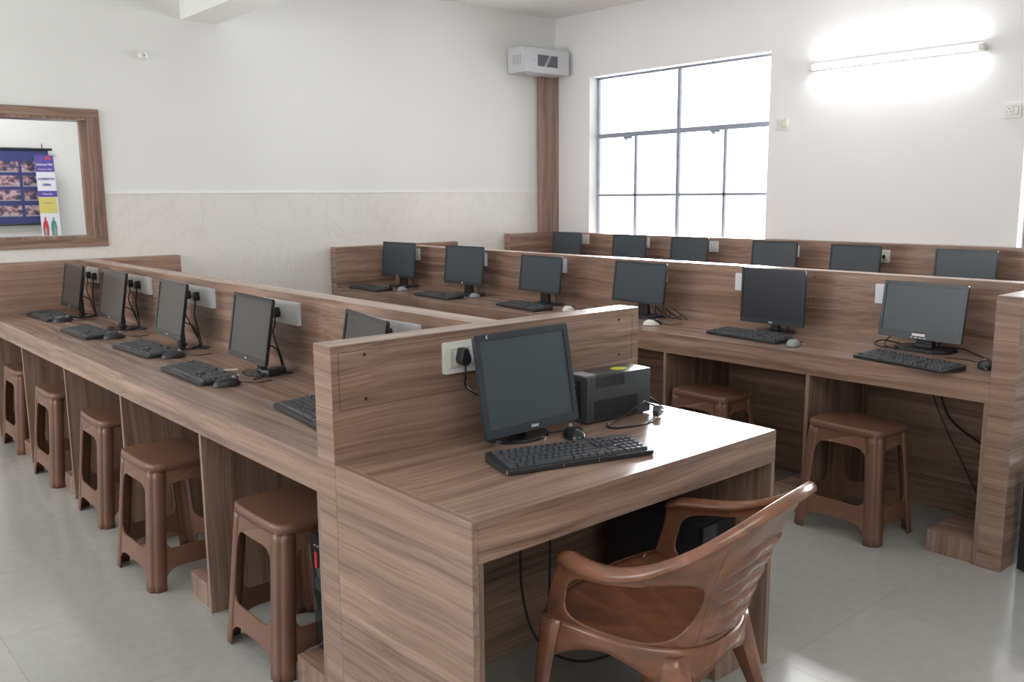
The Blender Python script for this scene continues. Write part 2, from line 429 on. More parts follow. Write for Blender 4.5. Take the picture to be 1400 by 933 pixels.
# cable grommets on bench A
for (x, y) in ((.495, 3.72), (.495, 2.93), (.495, 2.09), (.495, 1.255), (.495, .44)):
    b = bmesh.new(); lathe(b, [(.034, 0), (.034, .003), (.030, .005), (.012, .005)], 24); b.transform(Matrix.Translation((x, y, D)))
    obj('cable_grommet', b, M['black'], bA, world=True, smooth=True)
# ---------------------------------------------------------------- teacher's desk in front of the cross partition
td = thing('desk', 'brown laminate desk standing against the near cross partition, glare on its top', 'desk', (0, -.58, 0))
TWX, TY = 1.163, -.58
P = lambda n, b, m, **k: obj(n, b, m, td, world=True, **k)
P('worktop', B(.0185, TWX, TY, -.0006, D-.018, D), WXT, bevel=.001)
P('apron', B(.0185, TWX-.0005, TY, TY+.018, AP-.001, D-.0182), WX, bevel=.0008)
P('side_panel', B(0, .018, TY, -.0006, 0, D), WY, bevel=.001)
P('side_panel', B(TWX-.018, TWX, TY+.0005, -.0006, 0, D-.0185), WZ, bevel=.001)
P('front_edge_strip', B(0.0182, .032, TY, TY+.016, 0, AP-.0015), WZ, bevel=.0008)
P('plinth', B(.95, TWX-.0185, -.54, -.02, 0, .10), WZ, bevel=.0015)

# ---------------------------------------------------------------- monitors
def make_monitor(w, h, zc, tilt, style, scr='screen', logo=None, mark=None, bz=.016, bzb=.024, label='', group=None):
    """local: faces -Y, base centre at the origin"""
    t = thing('computer_monitor', label, 'monitor')
    T = Matrix.Translation((0, -.05, zc))@Matrix.Rotation(-tilt, 4, 'X')
    b = bmesh.new()
    extr(b, rrect(w, h, .007, 4), [rrect(w-2*bz, h-bz-bzb, .001, 1, 0, (bzb-bz)/2)], 0, .012, XZ)
    b.transform(T); bez = obj('bezel', b, M['gloss'] if scr == 'screenA' else M['bezel'], t, bevel=.0015, smooth=True)
    b = B(-w/2+bz-.001, w/2-bz+.001, .003, .006, -h/2+bzb-.001, h/2-bz+.001); b.transform(T); obj('screen', b, M[scr], t)
    b = bmesh.new(); box(b, -w/2+.005, w/2-.005, .0121, .017, -h/2+.005, h/2-.005)
    for (k0, k1, y0, y1) in ((.74, .58, .017, .042),):
        vs = []
        for kk, yy in ((k0, y0), (k1, y1)):
            vs += [b.verts.new((sx*w/2*kk, yy, sz*h/2*kk)) for sx, sz in ((-1, -1), (1, -1), (1, 1), (-1, 1))]
        b.faces.new(vs[:4]); b.faces.new(vs[4:])
        for i in range(4): b.faces.new((vs[i], vs[(i+1) % 4], vs[4+(i+1) % 4], vs[4+i]))
    b.transform(T); obj('rear_housing', b, M['black'], t, bevel=.003)
    zb = zc-h/2*cos(tilt); ntop = zb+.05
    if style == 'slim':
        b = bmesh.new(); frustum(b, 0, -.004, .010, ntop, .046, .026, .040, .022); obj('stand_neck', b, M['black'], t, bevel=.003)
        b = bmesh.new(); lathe(b, [(.100, 0), (.100, .004), (.095, .009), (.03, .014), (.028, .018)], 40, sx=1.05, sy=.78); obj('stand_base', b, M['gloss'], t, smooth=True)
    elif style == 'wide':
        b = bmesh.new(); frustum(b, 0, .0, .010, ntop, .078, .030, .066, .024); obj('stand_neck', b, M['black'], t, bevel=.003)
        b = bmesh.new(); extr(b, rrect(.21, .17, .03, 5), [], 0, .010, XY); obj('stand_base', b, M['bezel'], t, bevel=.003)
    else:
        b = bmesh.new(); frustum(b, 0, .0, .016, ntop, .080, .040, .060, .026)
        for k in range(3): box(b, -.034, .034, -.0215, -.018, .03+.012*k, .036+.012*k)
        obj('stand_neck', b, M['black'], t, bevel=.002)
        b = bmesh.new(); o = [(-.12, -.05), (-.075, -.085), (.075, -.085), (.12, -.05), (.12, .05), (.085, .085), (-.085, .085), (-.12, .05)]
        extr(b, o, [], 0, .016, XY); obj('stand_base', b, M['black'], t, bevel=.003)
    def flat(bm, x, z, m, n):
        bm.transform(Matrix.Rotation(pi/2, 4, 'X')); bm.transform(Matrix.Translation((x, -.0006, z))); bm.transform(T)
        obj(n, bm, M[m], bez)
    if logo == 'round':
        b = bmesh.new(); lathe(b, [(.0065, 0), (.0065, .0006)], 24); flat(b, 0, -h/2+bzb/2, 'logo', 'logo')
    elif logo == 'plate':
        b = bmesh.new(); extr(b, rrect(.060, .011, .001, 1), [], 0, .0006, XY); flat(b, -.0, -h/2+bzb*.62, 'logo', 'logo_plate')
        flat(text_bm('PHILIPS', .011, .0002), 0, -h/2+bzb*.62, 'grey', 'logo_lettering')
        for k in range(4):
            b = bmesh.new(); extr(b, rrect(.010, .003, .001, 2), [], 0, .001, XY); flat(b, -.03+.02*k, -h/2+bzb*.22, 'silver', 'button')
    elif logo:
        s, z, sh = logo; flat(text_bm(s, z, .0003, sh), 0, -h/2+bzb/2, 'logo', 'logo_lettering')
    if mark:
        flat(text_bm(mark, .012, .0003), -w/2+.045, h/2-bz/2, 'logo', 'corner_mark')
        b = bmesh.new(); box(b, -.0005, .0005, -.0005, .0005, 0, .0003)
    # signal cable leaving the back
    b = bmesh.new(); tube(b, [(.03, -.004, zc-.06), (.035, .045, zc-.09), (.03, .062, .06), (.02, .075, .01), (-.01, .085, .004)], .0028)
    obj('signal_cable', b, M['cable'], t, smooth=True)
    return t
MON = []
def place(t, C, yaw):
    MON.append((Vector((C[0], C[1])), t))
    rz = R(yaw+90); off = Matrix.Rotation(rz, 3, 'Z')@Vector((0, -.05, 0))
    t.location = (C[0]-off.x, C[1]-off.y, D); t.rotation_euler = (0, 0, rz); return t
mT = make_monitor(.362, .290, .178, R(10.5), 'slim', 'screen', ('Intex', .014, .35), 'E', bz=.018, bzb=.026, label='black square monitor on the near desk, beside the power backup unit')
place(mT, (.546, -.160, 0), -89)
mA = make_monitor(.388, .262, .188, R(9.5), 'slim', 'screenA', ('AOC', .0075, 0), None, bz=.015, bzb=.022, label='black glossy monitor on the left bench, second from the near cross partition')
place(mA, (.382, 1.322, 0), 177)
for (x, y, yaw, lb) in ((.387, 2.186, 177, 'black glossy monitor on the left bench, middle one of its five'),
        (.384, 3.027, 180, 'black glossy monitor on the left bench, second from the back wall'),
        (.378, 3.751, 179, 'black glossy monitor on the left bench, closest to the back wall'),
        (.391, .500, 168, 'black glossy monitor mostly hidden behind the near cross partition')):
    place(dup(mA, lb, (0, 0, 0)), (x, y, 0), yaw)
mB = make_monitor(.412, .272, .216, R(5.5), 'wide', 'screen', 'round', None, bz=.013, bzb=.024, label='black monitor with round logo on the middle bench, closest to the back wall')
place(mB, (2.783, 3.845, 0), 183)
place(dup(mB, 'black monitor with round logo, second from the back wall on the middle bench', (0, 0, 0)), (2.781, 3.015, 0), 183)
mB3 = make_monitor(.410, .235, .201, R(7), 'wide', 'screen', None, None, bz=.011, bzb=.015, label='black widescreen monitor with white two-tone mouse before it, third on the middle bench')
place(mB3, (2.776, 2.21, 0), 177)
place(dup(mB3, 'black widescreen monitor above tangled wires and behind the corner of the cross partition', (0, 0, 0)), (2.783, 1.38, 0), 176.5)
mB5 = make_monitor(.372, .282, .184, R(1), 'slim', 'screenD', ('acer', .014, .1), None, bz=.012, bzb=.022, label='dark square monitor facing the room squarely, second from the right end of the middle bench')
place(mB5, (2.813, .519, 0), 179)
mB6 = make_monitor(.385, .252, .181, R(8), 'block', 'screen', 'plate', None, bz=.014, bzb=.032, label='black monitor with white logo plate, at the right end of the middle bench')
place(mB6, (2.798, -.25, 0), 175.3)
mC = make_monitor(.375, .305, .222, R(5), 'wide', 'screen', None, None, bz=.012, bzb=.02, label='black monitor on the far bench, in the corner beside the wooden trunking')
place(mC, (4.545, 3.774, 0), 178)
for (x, y, yaw, z, lb) in ((4.54, 3.026, 179, 0, 'black monitor on the far bench under the left part of the window'),
        (4.541, 2.401, 178, -.006, 'black monitor on the far bench below the middle of the window'),
        (4.539, 1.636, 179, -.010, 'black monitor on the far bench just right of the window'),
        (4.551, 1.021, 176, -.015, 'black monitor on the far bench beside the socket with a hanging cord'),
        (4.556, .305, 178, -.020, 'black monitor on the far bench, rightmost in its row')):
    m = place(dup(mC, lb, (0, 0, 0)), (x, y, 0), yaw)
    m.scale = (1, 1, 1+z*3)
mP = make_monitor(.372, .262, .158, R(4), 'wide', 'screen', None, None, label='bright top edge of a monitor peeking over the middle partition, leftmost of three')
place(mP, (3.31, 1.30, 0), 0)
place(dup(mP, 'bright top edge of a monitor peeking over the middle partition, middle of three', (0, 0, 0)), (3.31, .52, 0), 0)
place(dup(mP, 'bright top edge of a monitor peeking over the middle partition, rightmost of three', (0, 0, 0)), (3.31, -.27, 0), 0)

# ---------------------------------------------------------------- keyboards and mice
def make_keyboard(label, notch=False):
    t = thing('keyboard', label, 'keyboard')
    w, d = .445, .150
    zf, zr = .013, .024
    def top(x, y): return zf+(zr-zf)*(y+d/2)/d
    b = bmesh.new()
    o = rrect(w, d, .014, 4)
    if notch: o = [(x*(1.0+.0*y), y-.010*(1-abs(x)/(w/2))**.5*(1 if y < 0 else 0)) for x, y in o]
    extr(b, o, [], 0, 1, lambda u, v, q: (u, v, .002 if q == 0 else top(u, v)))
    kb = obj('body', b, M['kbody'], t, bevel=.002, smooth=True)
    b = bmesh.new(); u = .0186
    def key(x, y, kw=1.):
        z = top(x, y); frustum(b, x, y, z-.001, z+.0065, u*kw-.0022, .0162, u*kw-.0062, .0122, .0005)
    x0 = -w/2+.016
    rows = [[1]*13, [1]*13+[2], [1.5]+[1]*12+[1.5], [1.75]+[1]*11+[2.25], [2.25]+[1]*10+[2.75], [1.25, 1.25, 1.25, 6.25, 1.25, 1.25, 1.25, 1.25]]
    for i, r in enumerate(rows):
        y = d/2-.020-i*.0205-(.004 if i else 0); x = x0
        if i == 0:
            for k in range(13): key(x0+u/2+u*(k+(.0 if k == 0 else .5+.25*((k-1)//4))) , y, 1)
            continue
        for kw in r: key(x+u*kw/2, y, kw); x += u*kw
    xn = x0+15.25*u
    for i in range(6):
        y = d/2-.020-i*.0205-(.004 if i else 0)
        for k in range(3):
            if i == 3 or (i == 4 and k != 1): continue
            key(xn+u*(k+.5), y)
    xn += 3.25*u
    for i in range(1, 6):
        y = d/2-.024-i*.0205
        for k in range(4): key(xn+u*(k+.5)*.93, y, .93)
    obj('keycaps', b, M['key'], t)
    b = bmesh.new(); box(b, -.09, .10, -d/2+.001, -d/2+.010, zf-.003, zf+.0012, bev=.0015)
    obj('front_strip', b, M['gloss'], t)
    for sx in (-1, 1):
        b = bmesh.new(); box(b, sx*.19-.012, sx*.19+.012, d/2-.02, d/2-.008, 0, .004); obj('foot', b, M['black'], t)
    b = bmesh.new(); tube(b, [(-.03, d/2-.004, .012), (-.03, d/2+.03, .006), (-.015, d/2+.07, .003)], .002); obj('cable', b, M['cable'], t, smooth=True)
    return t
kT = make_keyboard('black keyboard on the near desk, angled before the square monitor')
def kplace(t, x, y, rz): t.location = (x, y, D); t.rotation_euler = (0, 0, R(rz)); return t
kplace(kT, .505, -.372, -16.3)
obj('badge', (lambda b: (b.transform(Matrix.Translation((.145, -.005, .0212))), b)[1])(text_bm('intex', .012, .0002)), M['logo'], kT)
chips = []
for x in (-.06, .045, -.2205):
    b = bmesh.new(); box(b, x-.0008, x+.0008, -.0758, -.070, .004, .0135); obj('chrome_chip', b, M['metal'], kT)
kA = make_keyboard('black keyboard on the left bench, before the second monitor from the cross partition', True); kplace(kA, .215, 1.445, -91)
for (x, y, r, lb) in ((.262, 2.185, -88, 'black keyboard on the left bench, before the middle monitor'),
        (.225, 2.945, -90, 'black keyboard on the left bench, before the second monitor from the back wall'),
        (.262, 3.83, -90, 'black keyboard on the left bench, closest to the back wall'),
        (.235, .50, -96, 'black keyboard on the left bench, cut off by the near cross partition')):
    kplace(dup(kA, lb, (0, 0, 0)), x, y, r)
kB = make_keyboard('black keyboard on the middle bench, closest to the back wall'); kplace(kB, 2.535, 3.865, -93)
for (x, y, r, lb) in ((2.595, 3.07, -94, 'black keyboard with a red sticker on the middle bench'),
        (2.605, 2.175, -98, 'black keyboard on the middle bench beside a white and black mouse'),
        (2.60, .500, -97, 'black keyboard on the middle bench before the dark square monitor'),
        (2.475, -.350, -104, 'black keyboard at the right end of the middle bench')):
    k = kplace(dup(kB, lb, (0, 0, 0)), x, y, r)
    if 'red' in lb:
        b = bmesh.new(); extr(b, ellip(.022, .012, 12), [], 0, .0006, XY); b.transform(Matrix.Translation((.02, -.02, .0275))); obj('sticker', b, M['red'], k)
def make_mouse(label, mb='black', ms='black', tail=None):
    t = thing('computer_mouse', label, 'mouse')
    def shell(z0, z1, sc, n=28, m=10):
        b = bmesh.new(); rings = []
        for j in range(m+1):
            v = j/m*pi/2; rr = cos(v)**.75 if j < m else 0
            ring = []
            for i in range(n):
                a = 2*pi*i/n; x, y = .031*cos(a)*rr*sc, .053*sin(a)*rr*sc
                x *= 1-.10*max(0, y/.053); z = z0+(z1-z0)*sin(v)*(1-.22*max(0, y/.053)-.06*max(0, -y/.053))
                ring.append(b.verts.new((x, y, z)))
            rings.append(ring)
            if j == m: break
        for p, q in zip(rings, rings[1:]):
            for i in range(n): b.faces.new((p[i], p[(i+1) % n], q[(i+1) % n], q[i]))
        b.faces.new(rings[0][::-1]); bmesh.ops.remove_doubles(b, verts=b.verts, dist=1e-5); return b
    obj('shell', shell(.003, .034, 1.), M[ms], t, smooth=True)
    b = shell(.004, .0365, .90); b.transform(Matrix.Translation((0, .0075, 0)))
    if mb != ms: obj('top_cover', b, M[mb], t, smooth=True)
    else: b.free()
    b = bmesh.new(); lathe(b, [(.006, -.004), (.0085, -.002), (.0085, .002), (.006, .004)], 18); b.transform(Matrix.Translation((0, .028, .0285))@Matrix.Rotation(pi/2, 4, 'Y')); obj('scroll_wheel', b, M['grey'], t, smooth=True)
    b = bmesh.new(); extr(b, ellip(.029, .050, 24), [], 0, .004, XY); obj('sole', b, M['black'], t)
    b = bmesh.new(); tube(b, [(0, .045, .012)]+(tail or [(.003, .08, .004), (.02, .12, .003), (.01, .17, .003)]), .0019); obj('cable', b, M['cable'], t, smooth=True)
    return t
def mplace(t, x, y, rz): t.location = (x, y, D); t.rotation_euler = (0, 0, R(rz)); return t
mo = mplace(make_mouse('dark blue black mouse on the near desk, beside the power backup unit', 'gloss', 'gloss', [(-.02, .07, .004), (-.06, .07, .003), (-.12, .05, .003)]), .655, -.235, -20)
m1 = mplace(make_mouse('black mouse on the left bench, before the second monitor from the cross partition'), .215, 1.170, -95)
for (x, y, r, lb) in ((.292, 1.915, -92, 'black mouse on the left bench, beside the middle keyboard'), (.281, 2.690, -92, 'black mouse on the left bench, beside the second keyboard from the back wall'), (.262, 3.552, -95, 'black mouse on the left bench, closest to the back wall')):
    mplace(dup(m1, lb, (0, 0, 0)), x, y, r)
m2 = mplace(make_mouse('grey and black mouse on the middle bench, closest to the back wall', 'gloss', 'grey'), 2.655, 3.60, -75)
mplace(dup(m2, 'grey and black mouse behind the keyboard with the red sticker', (0, 0, 0)), 2.76, 2.86, -78)
mplace(dup(m2, 'grey and black mouse beside the keyboard of the dark square monitor', (0, 0, 0)), 2.535, .215, -70)
m3 = mplace(make_mouse('white mouse with black top at the end of a middle bench keyboard', 'black', 'white'), 2.70, 1.865, -80)
mplace(dup(m3, 'white mouse with black buttons peeking out right of the cross partition corner', (0, 0, 0)), 2.585, 1.105, -120)
mplace(make_mouse('glossy black mouse at the right end of the middle bench', 'gloss', 'gloss', [(.0, .09, .004), (-.04, .17, .003), (-.12, .20, .003)]), 2.60, -.610, -60)

# ---------------------------------------------------------------- wall plates, plugs and cords
def make_socket(label, w=.202, h=.092, kind='full'):
    """local: flat on plane y=0, facing -Y"""
    t = thing('socket_plate', label, 'socket')
    b = bmesh.new(); extr(b, rrect(w, h, .006, 4), [], -.010, 0, XZ); obj('plate', b, M['white'], t, bevel=.003, smooth=True)
    b = bmesh.new(); extr(b, rrect(w*.80 if w > .15 else w*.74, h*.66, .003, 3), [], -.0125, -.010, XZ); obj('insert', b, M['cream'], t, bevel=.001)
    ns = 2 if w > .15 else 1
    for k in range(ns):
        cx = -w*.20+.055*k if w > .15 else -.018
        if w > .15 and kind == 'full': cx = (-.045, .062)[k]
        b = bmesh.new(); extr(b, rrect(.040, .046, .003, 3), [], -.0135, -.0125, XZ); s = obj('outlet', b, M['white'], t)
        for hx, hz, r in ((0, .011, .0035), (-.009, -.007, .0028), (.009, -.007, .0028)):
            b = bmesh.new(); extr(b, ellip(r, r, 12, cx*0+hx, hz), [], -.0138, -.0134, XZ); obj('pin_hole', b, M['screw'], s)
        s.location = (cx, 0, 0)
    for k in range(ns+(1 if w > .15 else 0)):
        cx = (.000, .024, .09)[k] if w > .15 else .024
        if w > .15 and k == 2: continue
        b = bmesh.new(); extr(b, rrect(.020, .040, .002, 3), [], -.0165, -.0125, XZ); s = obj('switch', b, M['white'], t, bevel=.001); s.location = (cx, 0, 0)
    return t
def make_blank(label, w=.110, h=.092):
    t = thing('blank_plate', label, 'wall plate')
    b = bmesh.new(); extr(b, rrect(w, h, .003, 3), [], -.016, 0, XZ); obj('plate', b, M['whiteb'], t, bevel=.002)
    b = bmesh.new(); extr(b, rrect(w*.5, h*.8, .002, 3), [], -.0165, -.016, XZ); obj('insert', b, M['white'], t)
    return t
def wplace(t, x, y, z, rz): t.location = (x, y, z); t.rotation_euler = (0, 0, R(rz)); return t
XP = .548; XB = 2.958; XC = 4.755; ZP = .988
sT = wplace(make_socket('cream switch and socket plate on the near cross partition, black plug in it'), .458, 0, .990, 0)
s0 = wplace(make_socket('white socket plate behind the second monitor from the near cross partition'), XP, 1.418, ZP, -90)
for y, lb in ((2.250, 'white socket plate behind the middle monitor of the left bench'), (3.105, 'white socket plate with two plugs between the two farthest left bench monitors'), (3.885, 'white socket plate on the partition nearest the back wall, two plugs in it'), (.585, 'white socket plate beside the monitor hidden by the cross partition')):
    wplace(dup(s0, lb, (0, 0, 0)), XP, y, ZP-.003, -90)
b0 = wplace(make_blank('white blank plate right of the second monitor from the cross partition'), XP, 1.252, ZP, -90)
for y, lb in ((2.084, 'white blank plate right of the middle left bench monitor'), (2.916, 'white blank plate on the left partition, second from the back wall'), (.425, 'white blank plate just showing over the near cross partition')):
    wplace(dup(b0, lb, (0, 0, 0)), XP, y, ZP-.003, -90)
for y, z, lb in ((3.885, 1.0, 'white wall plate right of the round logo monitor closest to the back wall'), (3.056, .999, 'white wall plate right of the second monitor on the middle bench'), (2.238, .997, 'white wall plate right of the third monitor on the middle bench'),
          (1.405, .992, 'white wall plate right of the monitor behind the cross partition corner'), (.735, .982, 'white wall plate left of the dark square monitor'), (-.055, .977, 'white wall plate left of the monitor with the white logo plate')):
    if 1: wplace(dup(b0, lb, (0, 0, 0)), XB, y, z, -90).scale = (1.75, 1, 1)
sc = wplace(make_socket('small white socket on the far bench, right of the corner monitor', .085, .085), XC, 3.728, 1.055, -90)
for y, z, lb in ((3.845, 1.05, 'small white plate hidden behind the corner monitor of the far bench'), (3.015, 1.047, 'small white socket beside the second monitor of the far bench'), (2.31, 1.040, 'small white socket right of the far monitor under the window middle'), (2.415, 1.036, 'narrow white plate at the edge of the far monitor under the window middle'),
          (1.595, 1.033, 'small white socket at the edge of the far monitor right of the window'), (.913, 1.026, 'small white socket with a hanging cord on the far bench'), (.238, 1.019, 'small white socket right of the rightmost far bench monitor')):
    wplace(dup(sc, lb, (0, 0, 0)), XC, y, z, -90)
def cord(owner, p0, dirn, path, r=.0032, big=1.):
    """power cord of a monitor: plug against the wall at p0, cord along the world-space path"""
    inv = Matrix.LocRotScale(owner.location, owner.rotation_euler, owner.scale).inverted()
    d = Vector(dirn); ang = math.atan2(d.y, d.x)+pi/2; s = big
    st = Vector(p0)+d*.020*s-Vector((0, 0, .014*s))
    b = bmesh.new(); tube(b, [st, st-Vector((0, 0, .03))]+[Vector(p) for p in path], r); b.transform(inv)
    c = obj('power_cord', b, M['cable'], owner, smooth=True)
    b = bmesh.new()
    prof = [(-.009*s, .026*s), (.009*s, .026*s), (.016*s, .0), (.014*s, -.010*s), (.006*s, -.016*s), (-.006*s, -.016*s), (-.014*s, -.010*s), (-.016*s, .0)]
    extr(b, prof, [], -.026*s, 0, XZ); b.transform(Matrix.Rotation(ang, 4, 'Z')); b.transform(Matrix.Translation(p0)); b.transform(inv)
    obj('plug', b, M['black'], c, bevel=.004, smooth=True)
def mon(x, y): return min(MON, key=lambda q: (q[0]-Vector((x, y))).length)[1]
cord(mon(.54, -.16), (.413, -.0135, .988), (0, -1, 0), [(.43, -.018, .90), (.48, -.03, .865), (.54, -.05, .83), (.575, -.06, .80), (.58, -.05, .76)], big=1.2)
ax = XP-.0135
for my, y, ey, k in ((1.32, 1.362, 1.262, 0), (2.19, 2.303, 2.12, 0), (2.19, 2.197, 2.10, 1), (3.03, 3.124, 2.965, 0), (3.03, 3.015, 2.945, 1), (3.75, 3.899, 3.75, 0), (3.75, 3.786, 3.735, 1), (.50, .53, .46, 0)):
    cord(mon(.38, my), (ax, y, .980), (-1, 0, 0), [(XP-.045, y-.002-.010*k, .90), (XP-.05, (y+ey)/2-.01, .83), (XP-.052, ey, .775), (XP-.053, ey, D+.004)])
cord(mon(4.55, 1.02), (XC-.0135, .905, 1.02), (-1, 0, 0), [(XC-.04, .95, .93), (XC-.04, .98, .85), (XC-.05, .98, .755)], .002, .6)
# under-bench cables
def loose(label, pts, r=.004, name='loose_cable'):
    t = thing(name, label, 'cable', pts[0]); b = bmesh.new(); tube(b, pts, r); obj('cord', b, M['cable'], t, world=True, smooth=True)
loose('long black cable hanging under the near desk', [(.62, -.03, .725), (.60, -.06, .5), (.585, -.08, .25), (.62, -.12, .08), (.72, -.2, .012), (.9, -.26, .02)])
loose('second black cable bunched under the near desk behind the chair arm', [(.64, -.03, .725), (.68, -.06, .58), (.71, -.07, .42), (.70, -.08, .2), (.66, -.10, .02)])
loose('black cable under the right end of the middle bench', [(2.93, -.28, .725), (2.92, -.30, .58), (2.90, -.36, .45), (2.88, -.50, .37), (2.89, -.60, .33), (2.93, -.66, .25)], .005)
loose('thin black cable beside the thick one under the middle bench right end', [(2.94, -.255, .725), (2.93, -.25, .6), (2.92, -.31, .45), (2.92, -.42, .25), (2.93, -.50, .1)], .003)
loose('black cable hanging in the middle bench bay behind the far stool', [(2.94, .37, .725), (2.93, .38, .5), (2.93, .35, .25), (2.91, .33, .03)])
loose('black cable lying on the worktop behind the white logo plate monitor', [(2.93, -.10, D+.004), (2.88, -.04, D+.02), (2.83, -.03, D+.004), (2.80, -.13, D+.004), (2.9, -.35, D+.02), (2.86, -.48, D+.004), (2.72, -.60, D+.004)], .003)
loose('black cable looping under the left side of the white logo plate monitor', [(2.83, -.18, .86), (2.83, -.10, .80), (2.80, -.09, .762), (2.77, -.16, .756)], .003)
for i, (dx, dy) in enumerate(((0, .08), (.03, .03), (-.02, .13))):
    loose(('curly wire behind the monitor at the cross partition corner, upper loop', 'curly wire behind the monitor at the cross partition corner, right loop', 'curly wire behind the monitor at the cross partition corner, left loop')[i],
      [(2.86+dx, 1.28+dy, .84), (2.84+dx, 1.22+dy, .78), (2.82+dx, 1.16+dy, .757), (2.86+dx, 1.12+dy, .77), (2.90+dx*.5, 1.20+dy, .80), (2.89+dx*.5, 1.10+dy, .757), (2.85, 1.04+dy, .755)], .0028)
# small black adaptor and white tags by the second monitor base of the left bench
t = thing('power_adaptor', 'small black adaptor behind the second monitor from the cross partition', 'adaptor', (.44, 1.245, D), R(20))
obj('case', B(-.05, .05, -.025, .025, 0, .028, bev=.005), M['black'], t, smooth=True)
b = bmesh.new(); tube(b, [(-.05, 0, .012), (-.08, -.01, .005), (-.11, .0, .003)], .0025); obj('cord', b, M['cable'], t, smooth=True)
t = thing('paper_tag', 'white paper tag lying on the monitor base, nearer the screen', 'tag', (.330, 1.405, D+.0135), R(-20)); obj('sheet', B(-.03, .03, -.016, .016, 0, .0008), M['white'], t)
t = thing('paper_tag', 'white paper tag beside the mouse, lying in front of the monitor base', 'tag', (.308, 1.345, D+.0008), R(-20)); obj('sheet', B(-.03, .03, -.016, .016, 0, .0008), M['white'], t)

# ---------------------------------------------------------------- power backup unit on the desk
u = thing('power_backup_unit', 'black power backup box with yellow sticker on the near desk', 'power backup', (.925, -.115, D), R(-4))
w, d, h = .275, .110, .148
obj('case', B(-w/2+.012, w/2, -d/2, d/2, .004, h, bev=.004), M['ups'], u, smooth=True)
obj('rear_panel', B(-w/2, -w/2+.0125, -d/2, d/2, .004, h-.001, bev=.002), M['ups'], u, smooth=True)
b = bmesh.new(); box(b, -w/2+.03, w/2-.06, -d/2-.0006, -d/2+.001, .010, h*.48); obj('side_band', b, M['upsd'], u)
b = bmesh.new()
for k in range(14): x = -.098+k*.0088; box(b, x-.0022, x+.0022, -d/2-.0009, -d/2+.004, h-.038, h-.004); box(b, x-.0022, x+.0022, -d/2+.001, -d/2+.012, h-.001, h+.0006)
obj('upper_vent', b, M['screw'], u)
b = bmesh.new()
for k in range(10): x = -.085+k*.0088; box(b, x-.0018, x+.0018, -d/2-.0009, -d/2+.004, .012, .042)
obj('lower_vent', b, M['screw'], u)
b = bmesh.new(); extr(b, rrect(.075, .118, .003, 3), [], -w/2-.0012, -w/2, lambda a, c, q: (q, a+.01, c+h/2)); sp = obj('outlet_panel', b, M['upsd'], u)
for z in (.026, .058, .090, .120):
    b = bmesh.new(); extr(b, rrect(.034, .022, .003, 3), [], -w/2-.0030, -w/2-.0012, lambda a, c, q: (q, a+.004, c+z)); s = obj('outlet', b, M['black'], sp)
    b = bmesh.new()
    for yy, zz in ((-.008, 0), (.008, 0), (0, .006)): box(b, -w/2-.0034, -w/2-.0028, .004+yy-.0018, .004+yy+.0018, z+zz-.0025, z+zz+.0025)
    obj('outlet_slot', b, M['grey'], s)
b = bmesh.new(); extr(b, ellip(.030, .022, 28, .045, .0), [], h, h+.0006, XY); obj('yellow_sticker', b, M['yellow'], u)
b = bmesh.new(); extr(b, rrect(.05, .075, .002, 2, -w/2+.032, .0), [], h, h+.0006, XY); obj('grey_label', b, M['label'], u)
for sx in (-1, 1):
    for sy in (-1, 1):
        b = bmesh.new(); lathe(b, [(.007, 0), (.007, .005)], 12, cx=sx*.11, cy=sy*.04); obj('rubber_foot', b, M['black'], u)
t = thing('loose_plug_lead', 'black cord looping before the power backup box, ending in a three pin plug', 'cable', (1.055, -.115, D))
pts = [(1.062, -.10, D+.05), (1.10, -.09, D+.045), (1.135, -.13, D+.02), (1.11, -.19, D+.006), (1.04, -.185, D+.034), (1.0, -.195, D+.045), (.93, -.20, D+.022), (.86, -.20, D+.008), (.815, -.215, D+.004), (.82, -.25, D+.003), (.90, -.275, D+.003), (.965, -.262, D+.004), (1.005, -.245, D+.010)]
b = bmesh.new(); tube(b, pts, .0034); obj('cord', b, M['cable'], t, world=True, smooth=True)
b = bmesh.new(); frustum(b, 0, 0, 0, .036, .020, .018, .034, .028); b.transform(Matrix.Translation((1.005, -.245, D+.014))@Matrix.Rotation(R(28), 4, 'Z')@Matrix.Rotation(R(80), 4, 'Y'))
pl = obj('plug', b, M['black'], t, world=True, bevel=.003)
for (a, c, ln, r) in ((.009, 0, .022, .0035), (-.007, .007, .018, .0026), (-.007, -.007, .018, .0026)):
    b = bmesh.new(); lathe(b, [(r, .034), (r, .036+ln)], 12, cx=a, cy=c); b.transform(Matrix.Translation((1.005, -.245, D+.014))@Matrix.Rotation(R(28), 4, 'Z')@Matrix.Rotation(R(80), 4, 'Y')); b.transform(Matrix.Translation(-t.location))
    obj('pin', b, M['metal'], pl, smooth=True)

